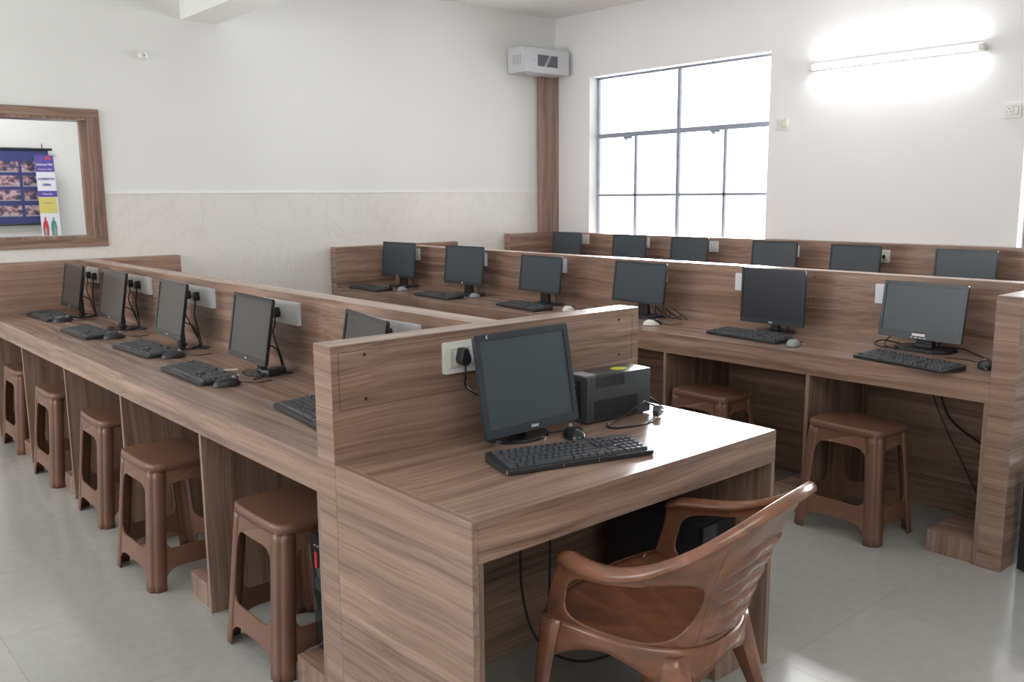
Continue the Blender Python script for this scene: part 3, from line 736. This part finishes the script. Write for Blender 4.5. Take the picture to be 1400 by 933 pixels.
# ---------------------------------------------------------------- stools
def make_stool(label, group=None):
    t = thing('plastic_stool', label, 'stool')
    a0, b0, a1, b1, zt = .165, .120, .197, .158, .462
    A = lambda z: a1+(a0-a1)*z/zt
    Bq = lambda z: b1+(b0-b1)*z/zt
    # seat: rounded slab with slightly convex long edges, local long axis = X
    n = 64; b = bmesh.new(); rings = []
    def ringpts(sc, z, off=0.):
        out = []
        for i in range(n):
            th = 2*pi*i/n; c, s = cos(th), sin(th); e = 9
            r = (abs(c)**e+abs(s)**e)**(-1/e)
            x, y = c*r*(a0+.004+off), s*r*(b0+.004+off)
            y *= 1+.05*(1-min(1, abs(x)/a0)**2); x *= 1+.03*(1-min(1, abs(y)/b0)**2)
            out.append((x*sc, y*sc, z))
        return out
    for sc, z, off in ((1, .452, -.0005), (1, .468, -.0015), (.994, .474, -.0015), (.975, .478, -.0015), (.94, .479, 0), (.90, .479, 0), (.6, .481, 0), (.3, .482, 0)):
        rings.append([b.verts.new(p) for p in ringpts(sc, z, off)])
    for p, q in zip(rings, rings[1:]):
        for i in range(n): b.faces.new((p[i], p[(i+1) % n], q[(i+1) % n], q[i]))
    b.faces.new(rings[-1])
    obj('seat', b, M['stool'], t, smooth='all', solid=.004)
    prof = [(.054, 0), (.030, 0), (.021, .0005), (.0165, .003), (.0145, .009), (.0135, .0135), (.009, .0145), (.003, .0165), (.0005, .021), (0, .030), (0, .054)]
    for sx in (-1, 1):
        for sy in (-1, 1):
            b = bmesh.new(); prev = None
            for k in range(13):
                z = k/12*zt; fl = 1+.0*(1-k/12)
                ring = [b.verts.new((sx*(A(z)-p*fl), sy*(Bq(z)-q*fl), z)) for p, q in prof]
                if prev:
                    for i in range(len(prof)-1):
                        f = (prev[i], prev[i+1], ring[i+1], ring[i]); b.faces.new(f if sx*sy > 0 else f[::-1])
                prev = ring
            obj('leg', b, M['stool'], t, smooth='all', solid=.005)
    def side(ax, sg):
        # normalised outline: s in -1..1 across, z height
        out = [(-1, .0), (-.93, .012)]
        o = []
        def half(z): return (A(z) if ax == 'x' else Bq(z))-.050
        def arch():
            pts = []
            for i in range(17):
                s = -1+2*i/16; pts.append((s, .045+.040*(1-abs(s)**5)))
            return pts
        ar = arch()
        outer = [(-1, .0)]+ar+[(1, .0), (1.0, zt+.004), (-1.0, zt+.004)]
        outer = ar+[(1.0, zt+.004), (-1.0, zt+.004)]
        zc, hh = .275, .128
        hole = []
        for i in range(36):
            th = 2*pi*i/36; c, s = cos(th), sin(th); e = 6.5
            r = (abs(c)**e+abs(s)**e)**(-1/e)
            ss, zz = c*r*.97, s*r*hh
            # lower edge of the window bows with the rail
            zz2 = zc+zz+(.012*(1-ss*ss) if zz < 0 else -.004*(ss*ss))
            hole.append((ss, zz2))
        b = bmesh.new()
        bow = .010 if ax == 'x' else .004
        def fn(s, z, q):
            h_ = half(z); off = bow*(1-s*s)
            if ax == 'x': return (s*h_, sg*(Bq(z)+off*(.6+.4*z/zt)-q), z)
            return (sg*(A(z)+off*(.6+.4*z/zt)-q), s*h_, z)
        # subdivide the long straight top and hole edges so the bow is smooth
        def dens(l):
            o = []
            for i in range(len(l)):
                p, q = l[i], l[(i+1) % len(l)]; k = max(1, int(abs(p[0]-q[0])/.15), int(abs(p[1]-q[1])/.12))
                for j in range(k): o.append((p[0]+(q[0]-p[0])*j/k, p[1]+(q[1]-p[1])*j/k))
            return o
        extr(b, dens(outer), [dens(hole)], 0, .005, fn)
        obj('side_frame', b, M['stool'], t, smooth=True)
    side('x', -1); side('x', 1); side('y', -1); side('y', 1)
    return t
st = make_stool('brown plastic stool nearest the camera, under the left bench beside a black tower')
def splace(t, x, y, rz): t.location = (x, y, 0); t.rotation_euler = (0, 0, R(rz)); return t
splace(st, .118, .510, 90)
for (x, y, r, lb) in ((.052, 1.405, 91, 'brown plastic stool sticking out of the left bench, second nearest the camera'),
        (.125, 2.213, 89, 'brown plastic stool under the left bench, middle of its five'),
        (.118, 2.985, 90, 'brown plastic stool under the left bench, second from the back wall'),
        (.135, 3.78, 90, 'brown plastic stool under the left bench, closest to the back wall'),
        (2.445, -.165, 88, 'brown plastic stool standing full in view at the right bay of the middle bench'),
        (2.50, .640, 88, 'brown plastic stool behind the near desk, half hidden by its top')):
    splace(dup(st, lb, (0, 0, 0)), x, y, r)

# ---------------------------------------------------------------- plastic armchair
ch = thing('armchair', 'glossy marbled brown plastic armchair pushed towards the near desk', 'chair', (.51, -.66, 0), R(8.5))
def interp(P, u):
    n = len(P)-1; x = max(0, min(.99999, u))*n; i = int(x); t = x-i
    Q = [Vector(p) for p in P]; a = Q[max(0, i-1)] if i > 0 else Q[0]*2-Q[1]; b_, c = Q[i], Q[i+1]; d_ = Q[i+2] if i+2 <= n else Vector((-Q[n-1].x, Q[n-1].y, Q[n-1].z))
    return .5*((2*b_)+(c-a)*t+(2*a-5*b_+4*c-d_)*t*t+(3*b_-a-3*c+d_)*t**3)
RIM = [(.235, .100, .622), (.262, .035, .622), (.277, -.055, .630), (.274, -.145, .655), (.245, -.232, .700), (.190, -.300, .750), (.10, -.347, .790), (0, -.361, .802)]
SEAT = [(.247, .145, .455), (.238, .070, .450), (.226, -.01, .444), (.205, -.085, .437), (.165, -.145, .430), (.120, -.180, .425), (.06, -.198, .420), (0, -.203, .420)]
def side_surf(u, v, sg):
    a, c = interp(RIM, u), interp(SEAT, u)
    p = a.lerp(c, v)
    k = max(0, (u-.45)/.55)
    # backrest: slightly concave profile, slats bulging outwards
    out = Vector((p.x, p.y+.02, 0)); 
    if out.length > 1e-6: out.normalize()
    p = p+out*(-.020*sin(pi*v)*k)
    if u > .75 and .34 < v < .94:
        m = min(1, (u-.75)/.03)*(.5+.5*min(1, (u-.72)/.2))
        p = p+out*(.011*m*max(0, sin(((v-.34)/.60*5 % 1)*pi))**.55)
    if u < .45: p = p+Vector((1, 0, 0))*(.012*sin(pi*v))
    return Vector((p.x*sg, p.y, p.z))
HC = (.36, .60)
def hole_r(u, v):
    # rounded side opening between arm, seat and back
    cu, cv = HC
    umax = .70-.13*max(0., (v-.62)/.36)**1.6
    du = (u-cu)/(umax-cu) if u > cu else (u-cu)/.265
    dv = (v-cv)/(.38 if v > cv else max(.12, .41-.17*max(0, (u-cu)/.30)**1.5))
    return (abs(du)**3.6+abs(dv)**3.6)**(1/3.6), cu, cv
def strip_surface(u0, u1, nu, nv, sg, holes=True):
    b = bmesh.new(); G = {}
    us = [u0+(u1-u0)*i/nu for i in range(nu+1)]; vs_ = [j/nv for j in range(nv+1)]
    inside = {}
    for i, u in enumerate(us):
        for j, v in enumerate(vs_):
            inside[i, j] = holes and hole_r(u, v)[0] < 1
    keep = []
    for i in range(nu):
        for j in range(nv):
            cnt = sum(inside[a] for a in ((i, j), (i+1, j), (i+1, j+1), (i, j+1)))
            if cnt < 4: keep.append((i, j))
    for i, j in keep:
        q = []
        for a in ((i, j), (i+1, j), (i+1, j+1), (i, j+1)):
            if a not in G:
                u, v = us[a[0]], vs_[a[1]]
                if inside[a]:
                    cu, cv = HC; lo, hi = 1., 12.
                    for _ in range(30):
                        md = (lo+hi)/2
                        if hole_r(cu+(u-cu)*md, cv+(v-cv)*md)[0] < 1: lo = md
                        else: hi = md
                    u, v = cu+(u-cu)*lo, cv+(v-cv)*lo
                G[a] = b.verts.new(side_surf(u, v, sg))
            q.append(G[a])
        f = b.faces.new(q if sg > 0 else q[::-1])
    bmesh.ops.remove_doubles(b, verts=b.verts, dist=1e-5)
    bmesh.ops.dissolve_degenerate(b, edges=b.edges, dist=1e-5)
    return b
for sg in (-1, 1):
    obj('armrest', strip_surface(0, .73, 100, 56, sg), M['chair'], ch, smooth='all', solid=.006)
    b = strip_surface(.73, 1, 40, 80, sg, False)
    if sg == -1: bk = b
    else:
        me = bpy.data.meshes.new('tmp'); b.to_mesh(me); b.free(); bk.from_mesh(me); bpy.data.meshes.remove(me)
        bmesh.ops.remove_doubles(bk, verts=bk.verts, dist=1e-4); bmesh.ops.recalc_face_normals(bk, faces=bk.faces)
obj('backrest', bk, M['chair'], ch, smooth='all', solid=.006)
# rolled rim running over both arms and the back
b = bmesh.new(); prev = None; N = 60
us = [i/N for i in range(N+1)]; path = [(u, 1) for u in us]+[(u, -1) for u in us[-2::-1]]
for k, (u, sg) in enumerate(path):
    p = interp(RIM, u); e = 1e-3; q = interp(RIM, min(1, u+e))-interp(RIM, max(0, u-e)); 
    tt = Vector((q.x, q.y, 0)); tt.normalize(); nrm = Vector((-tt.y, tt.x, 0))
    if nrm.dot(Vector((p.x, p.y+.1, 0))) < 0: nrm = -nrm
    if u > .985: nrm = Vector((0, -1, 0))
    arm = max(0., min(1., (.62-u)/.30)); tip = max(0, 1-u/.05)
    wi, wo, dr = .009+.015*arm, .014+.008*arm, .008+.010*arm
    pr = [(-wi, -.010), (-wi*.9, -.001), (-wi*.4, .004), (0, .006), (wo*.5, .004), (wo*.9, -.003), (wo, -.010), (wo*.98, -dr-.004)]
    ring = []
    for o_, z in pr:
        P3 = p+nrm*o_*(1-.25*tip)+Vector((0, .004*tip, z-.010*tip)); ring.append(b.verts.new((P3.x*sg, P3.y, P3.z)))
    if prev:
        for i in range(len(pr)-1): b.faces.new((prev[i], prev[i+1], ring[i+1], ring[i]))
    prev = ring
obj('rim', b, M['chair'], ch, smooth='all', solid=.006)
# seat
def seat_edge(th):
    # closed loop: th 0..1 ; right side front->back, then left side back->front, then the front edge
    if th < .4: p = interp(SEAT, th/.4); return Vector((p.x, p.y, p.z))
    if th < .8: p = interp(SEAT, 1-(th-.4)/.4); return Vector((-p.x, p.y, p.z))
    s = (th-.8)/.2; x = -.247+.494*s
    return Vector((x, .145+.060*(1-abs(x/.247)**2.5), .455-.012*(1-(x/.247)**2)))
b = bmesh.new(); n = 120; rings = []
for k in range(13):
    r = 1-k/13; ring = []
    for i in range(n):
        p = seat_edge(i/n); q = Vector((p.x*r, .0+(p.y)*r, 0)); ring.append(b.verts.new((q.x, q.y, .412+(p.z-.412)*r**2.6)))
    rings.append(ring)
for p, q in zip(rings, rings[1:]):
    for i in range(n): b.faces.new((p[i], p[(i+1) % n], q[(i+1) % n], q[i]))
b.faces.new(rings[-1])
obj('seat', b, M['chair'], ch, smooth='all', solid=.006)
# apron around the seat, deepening towards the four legs
b = bmesh.new(); prev = None
FL_, RL_ = (.245, .145), (.150, -.160)
for i in range(n*2+1):
    p = seat_edge((i/(n*2)) % 1.0)
    dl = min(math.hypot(abs(p.x)-c[0], p.y-c[1]) for c in (FL_, RL_))
    dep = .030+.080*math.exp(-(dl/.085)**1.5)
    o_ = Vector((p.x, p.y, 0)).normalized()
    ring = [b.verts.new(p+o_*.004+Vector((0, 0, .002))), b.verts.new(p+o_*.009-Vector((0, 0, .010))), b.verts.new(p+o_*.010-Vector((0, 0, dep*.55))), b.verts.new(p+o_*.012-Vector((0, 0, dep)))]
    if prev:
        for k in range(3): b.faces.new((prev[k], ring[k], ring[k+1], prev[k+1]))
    prev = ring
bmesh.ops.remove_doubles(b, verts=b.verts, dist=1e-4)
obj('apron', b, M['chair'], ch, smooth='all', solid=.006)
def chair_leg(sg, top, foot, w1, w2, back):
    b = bmesh.new(); prev = None; K = 12
    for k in range(K+1):
        s = k/K; p = Vector(top).lerp(Vector(foot), s)
        a = w1[0]+(w1[1]-w1[0])*min(1, s*1.5)**.7; c = w2[0]+(w2[1]-w2[0])*min(1, s*1.5)**.7
        dy = 1 if back else -1
        q = [(0, dy*a), (.003, dy*a*.5), (.002, dy*.012), (-.003, dy*.003), (-.012, -dy*.002), (-c*.5, -dy*.003), (-c, 0)]
        ring = [b.verts.new((sg*(p.x+x), p.y+y, p.z)) for x, y in q]
        if prev:
            for i in range(len(q)-1): b.faces.new((prev[i], prev[i+1], ring[i+1], ring[i]))
        prev = ring
    obj('leg', b, M['chair'], ch, smooth='all', solid=.006)
for sg in (-1, 1):
    chair_leg(sg, (.256, .156, .455), (.288, .185, 0), (.062, .036), (.055, .036), False)
    chair_leg(sg, (.176, -.172, .415), (.225, -.265, 0), (.125, .045), (.080, .045), True)

# ---------------------------------------------------------------- computer towers
def tower(label, loc, rz, style='red', w=.175, d=.40, h=.37):
    """local: front faces -Y"""
    t = thing('computer_tower', label, 'computer', loc, R(rz))
    obj('case', B(-w/2, w/2, -d/2+.02, d/2, .008, h, bev=.003), M['black'], t, smooth=True)
    obj('front_panel', B(-w/2, w/2, -d/2, -d/2+.0195, .008, h, bev=.005), M['gloss'], t, smooth=True)
    if style == 'red':
        obj('red_badge', B(-w/2+.022, -w/2+.036, -d/2-.003, -d/2, h-.105, h-.055, bev=.001), M['red'], t)
        for k in range(5):
            b = bmesh.new(); lathe(b, [(.0035, 0), (.003, .002)], 12); b.transform(Matrix.Translation((-w/2+.022+.018*k, -d/2, h-.035))@Matrix.Rotation(pi/2, 4, 'X')); obj('port', b, M['silver'], t)
    else:
        obj('silver_panel', B(-w/2+.014, w/2-.014, -d/2-.004, -d/2, .05, .19, bev=.003), M['silver'], t)
        b = bmesh.new(); lathe(b, [(.004, 0), (.003, .002)], 12); b.transform(Matrix.Translation((-w/2+.02, -d/2, h-.10))@Matrix.Rotation(pi/2, 4, 'X')); obj('power_button', b, M['silver'], t)
    obj('drive_bay', B(-w/2+.015, w/2-.015, -d/2-.002, -d/2, h-.175, h-.135, bev=.001), M['black'], t)
    for sx in (-1, 1):
        for sy in (-1, 1): obj('foot', B(sx*(w/2-.02)-.01, sx*(w/2-.02)+.01, sy*(d/2-.04)-.01, sy*(d/2-.04)+.01, 0, .008), M['black'], t)
    return t
tower('black computer tower with a red badge under the left bench, behind the nearest stool', (.275, .207, .092), -90)
tower('black computer tower on the plinth under the near desk', (1.05, -.27, .10), 0, 'plain', .165, .40, .36)
tower('black computer tower with silver panel standing on the floor at the right edge', (2.565, -1.035, 0), 0, 'silver', .18, .42, .40)

# ---------------------------------------------------------------- things on the walls
rk = thing('network_cabinet', 'small pale grey network cabinet mounted high in the corner', 'cabinet', (4.525, L-.13, 2.525))
w, d, h = .53, .236, .215
obj('case', B(-w/2, w/2, -d/2+.012, d/2, 0, h, bev=.003), M['rack'], rk)
b = bmesh.new(); extr(b, [(-w/2, 0), (w/2, 0), (w/2, h-.012), (-w/2, h-.012)], [[(-.115, .055), (-.115, .155), (.130, .155), (.130, .055)]], -d/2, -d/2+.011, XZ); dr = obj('door', b, M['rack'], rk, bevel=.0015)
obj('door_glass', B(-.117, .132, -d/2+.004, -d/2+.007, .053, .157), M['rackg'], dr)
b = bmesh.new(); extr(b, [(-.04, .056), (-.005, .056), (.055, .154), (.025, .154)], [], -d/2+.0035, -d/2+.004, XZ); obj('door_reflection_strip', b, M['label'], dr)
b = bmesh.new(); box(b, -.165, -.158, -d/2-.003, -d/2, .09, .115, bev=.001); obj('latch', b, M['grey'], dr)
b = bmesh.new(); extr(b, ellip(.05, .05, 24), [], 0, .006, XY); b.transform(Matrix.Translation((.0, .0, h))); obj('top_fan', b, M['black'], rk)
b = bmesh.new()
for k in range(6): box(b, -w/2-.001, -w/2+.001, -.06+.02*k, -.054+.02*k, .07, .15)
obj('side_vent', b, M['grey'], rk)
b = bmesh.new(); box(b, -w/2+.06, -w/2+.09, -.03, .0, -.006, 0); obj('cable_gland', b, M['grey'], rk)
# tube light on the window wall
tl = thing('tube_light', 'glowing white tube light mounted on the wall right of the window', 'light', (XW, .975, 2.335))
obj('batten', B(-.035, 0, -.59, .59, -.02, .025, bev=.004), M['white'], tl)
b = bmesh.new(); lathe(b, [(.013, -.56), (.014, -.55), (.014, .55), (.013, .56)], 16); b.transform(Matrix.Translation((-.055, 0, -.005))@Matrix.Rotation(pi/2, 4, 'X')); obj('tube', b, M['tube'], tl, smooth=True)
for s in (-1, 1): obj('end_cap', B(-.072, -.035, s*.58-.018, s*.58+.018, -.022, .016, bev=.003), M['white'], tl)
hk = thing('wall_hook', 'tiny grey hook on the wall above the tube light', 'hook', (XW, 1.04, 2.405))
b = bmesh.new(); lathe(b, [(.012, 0), (.010, .006)], 16); b.transform(Matrix.Rotation(-pi/2, 4, 'Y')); obj('rose', b, M['grey'], hk)
b = bmesh.new(); tube(b, [(-.004, 0, 0), (-.03, 0, -.004), (-.035, 0, .015)], .0025); obj('hook', b, M['grey'], hk)
def wallsw(lb, y, z):
    t = wplace(make_socket(lb, .10, .085), XW, y, z, -90); t.name = 'wall_socket'; return t
wallsw('small white socket on the wall at the right side of the window', 1.805, 1.957)
wallsw('small white socket high on the wall near the right edge of the picture', .205, 1.938)
kn = thing('round_wall_plug', 'small round white plug on the wall above the wooden framed opening', 'wall plug', (1.07, L, 2.39))
b = bmesh.new(); lathe(b, [(.030, 0), (.030, .012), (.022, .022), (.010, .026)], 24); b.transform(Matrix.Rotation(pi/2, 4, 'X')); obj('cap', b, M['white'], kn, smooth=True)
b = bmesh.new(); lathe(b, [(.006, .026), (.005, .030)], 12); b.transform(Matrix.Rotation(pi/2, 4, 'X')); obj('pin', b, M['grey'], kn)
# photo board and standing banner in the next room
YB = L+2.225
pb = thing('photo_board', 'blue board with rows of small photographs in the next room', 'notice board', (.25, YB, 1.25))
obj('board', B(-.78, .745, -.012, .012, 0, .615), M['pblue'], pb)
b = bmesh.new(); tube(b, [(-.80, -.016, .622), (.775, -.016, .622)], .011, 10); tube(b, [(-.80, -.016, -.004), (.745, -.016, -.004)], .009, 10); obj('rail', b, M['black'], pb)
b = bmesh.new(); tube(b, [(.70, -.016, .63), (.70, -.016, .67)], .004, 6); obj('hanger', b, M['black'], pb)
for r in range(4):
    for c in range(6):
        x = .62-.205*c; z = .475-.118*r-(0 if r < 3 else .012); b = bmesh.new(); box(b, x-.09, x+.09, -.0145, -.0125, z-.047, z+.045); ph = obj('photograph', b, M['photo'], pb)
        obj('caption_strip', B(x-.088, x+.088, -.0152, -.0146, z-.046, z-.036), M['label'], ph)
bn = thing('standing_banner', 'narrow violet white and yellow banner leaning before the photo board', 'banner', (.935, YB-.16, 1.02))
def bq(z0, z1, d0, d1, m, n, x0=0., x1=1.):
    def X(z): return (-.075+.0*z, .065+.012*(.8-z))
    b = bmesh.new(); vs = []
    for y in (d0, d1):
        for z in (z0, z1):
            l, r = X(z); vs += [b.verts.new((l+(r-l)*x0, y, z)), b.verts.new((l+(r-l)*x1, y, z))]
    for q in ((0, 1, 3, 2), (4, 6, 7, 5), (0, 2, 6, 4), (1, 5, 7, 3), (0, 4, 5, 1), (2, 3, 7, 6)): b.faces.new([vs[i] for i in q])
    return obj(n, b, M[m], bn)
bq(-1.015, .80, -.002, .006, 'pwhite', 'sheet')
bq(.665, .80, -.004, -.0022, 'pvio', 'top_panel'); bq(.455, .505, -.004, -.0022, 'pvio', 'middle_band'); bq(.32, .45, -.004, -.0022, 'pyel', 'yellow_panel', 0, .93)
bq(.765, .79, -.0055, -.0042, 'pred', 'red_badge', .55, .85)
for (x, m, sg) in ((-.040, 'pred', 1), (.022, 'pgreen', -1)):
    b = bmesh.new(); extr(b, [(x-.018, .12), (x+.018, .12), (x+.022, .20), (x+.016, .245), (x+.006, .26), (x+.007, .285), (x-.007, .285), (x-.006, .26), (x-.018, .24), (x-.024, .19)], [], -.0045, -.0025, XZ); obj('printed_figure', b, M[m], bn)
    b = bmesh.new(); extr(b, ellip(.010, .045, 16, x-sg*.004, .16), [], -.0052, -.0046, XZ); obj('printed_highlight', b, M['label'], bn)
for s, z, sz, m, bo in (('Science Fair', .725, .026, 'logo', .0006), ('Admission 2022', .685, .016, 'logo', .0002), ('ADMISSION', .605, .024, 'pvio', .0004), ('OPEN', .555, .026, 'pvio', .0006), ('Courses', .480, .022, 'logo', .0003), ('Contact', .405, .022, 'label', 0)):
    b = text_bm(s, sz, bo); b.transform(Matrix.Rotation(pi/2, 4, 'X')); b.transform(Matrix.Translation((-.005, -.0052, z))); obj('lettering', b, M[m], bn)
bn.rotation_euler = (R(-4), 0, R(-6))

GR = dict(monitor='black computer monitors on the benches and desk', keyboard='black keyboards lying on the benches and desk', mouse='computer mice beside the keyboards', stool='brown plastic stools under the benches',
  socket='white switch and socket plates', computer='black computer towers', bench='brown laminate computer benches', cable='loose black cables', tag='white paper tags')
GR['wall plate'] = 'white blank plates on the partitions'
for o in list(SC.objects):
    c = o.get('category')
    if c in GR and 'group' not in o and o.name != 'round_wall_plug': o['group'] = GR[c]
# ---------------------------------------------------------------- light
wd = bpy.data.worlds.new('sky'); SC.world = wd; wd.use_nodes = True
bg = wd.node_tree.nodes['Background']; bg.inputs[0].default_value = (.93, .97, 1, 1); bg.inputs[1].default_value = 2.0
def area(name, loc, rot, sx, sy, power, col=(1, 1, 1), spread=180):
    d = bpy.data.lights.new(name, 'AREA'); d.shape = 'RECTANGLE'; d.size = sx; d.size_y = sy; d.energy = power; d.color = col; d.spread = R(spread)
    o = bpy.data.objects.new(name, d); COL.objects.link(o); o.location = loc; o.rotation_euler = rot; return o
area('daylight_window_1', (XW+.62, sum(W1)/2+.1, 1.75), (0, R(90), R(24)), 1.7, 2.3, 150, (.95, .98, 1), 95)
area('daylight_window_2', (XW+.42, sum(W2)/2, 1.75), (0, R(90), 0), 1.6, 1.9, 40, (.95, .98, 1), 130)
area('daylight_window_4', (XL-.32, sum(WL1)/2, 1.75), (0, R(-90), 0), 1.6, 1.9, 20, (1, .99, .97))
area('daylight_window_5', (XL-.32, sum(WL2)/2, 1.75), (0, R(-90), 0), 1.6, 1.9, 56, (1, .99, .97))
area('added_fill_near', (-.8, -3.2, ZC-.05), (0, 0, 0), 2.6, 2.0, 42, (1, .98, .95))  # soft fill added behind the camera, stands for no real fitting
area('added_fill_next_room', (0, L+1.2, ZC-.05), (0, 0, 0), 1.5, .8, 28)  # unseen lamp added to brighten the room beyond the opening

# ---------------------------------------------------------------- camera
f_px = 1226.27; yaw, pitch, roll = R(-40.8995), R(-9.1614), R(-.4736)
F = Vector((sin(-yaw)*cos(pitch), cos(yaw)*cos(pitch), sin(pitch))); r = Vector((cos(yaw), sin(yaw), 0)); up = r.cross(F)
r2 = r*cos(roll)+up*sin(roll); u2 = -r*sin(roll)+up*cos(roll)
cd = bpy.data.cameras.new('camera'); cam = bpy.data.objects.new('camera', cd); COL.objects.link(cam)
m = Matrix((r2, u2, -F)).transposed().to_4x4(); m.translation = (-1.13909, -2.03301, 1.44588); cam.matrix_world = m
cd.sensor_width = 36; cd.lens = f_px/1400*36; cd.clip_start = .02
SC.camera = cam
SC.view_settings.view_transform = 'Standard'; SC.view_settings.look = 'None'; SC.view_settings.exposure = .38
SC.cycles.max_bounces = 8; SC.cycles.diffuse_bounces = 5; SC.cycles.glossy_bounces = 4; SC.cycles.transparent_max_bounces = 8
SC.cycles.caustics_reflective = False; SC.cycles.caustics_refractive = False
SC.cycles.sample_clamp_indirect = 6
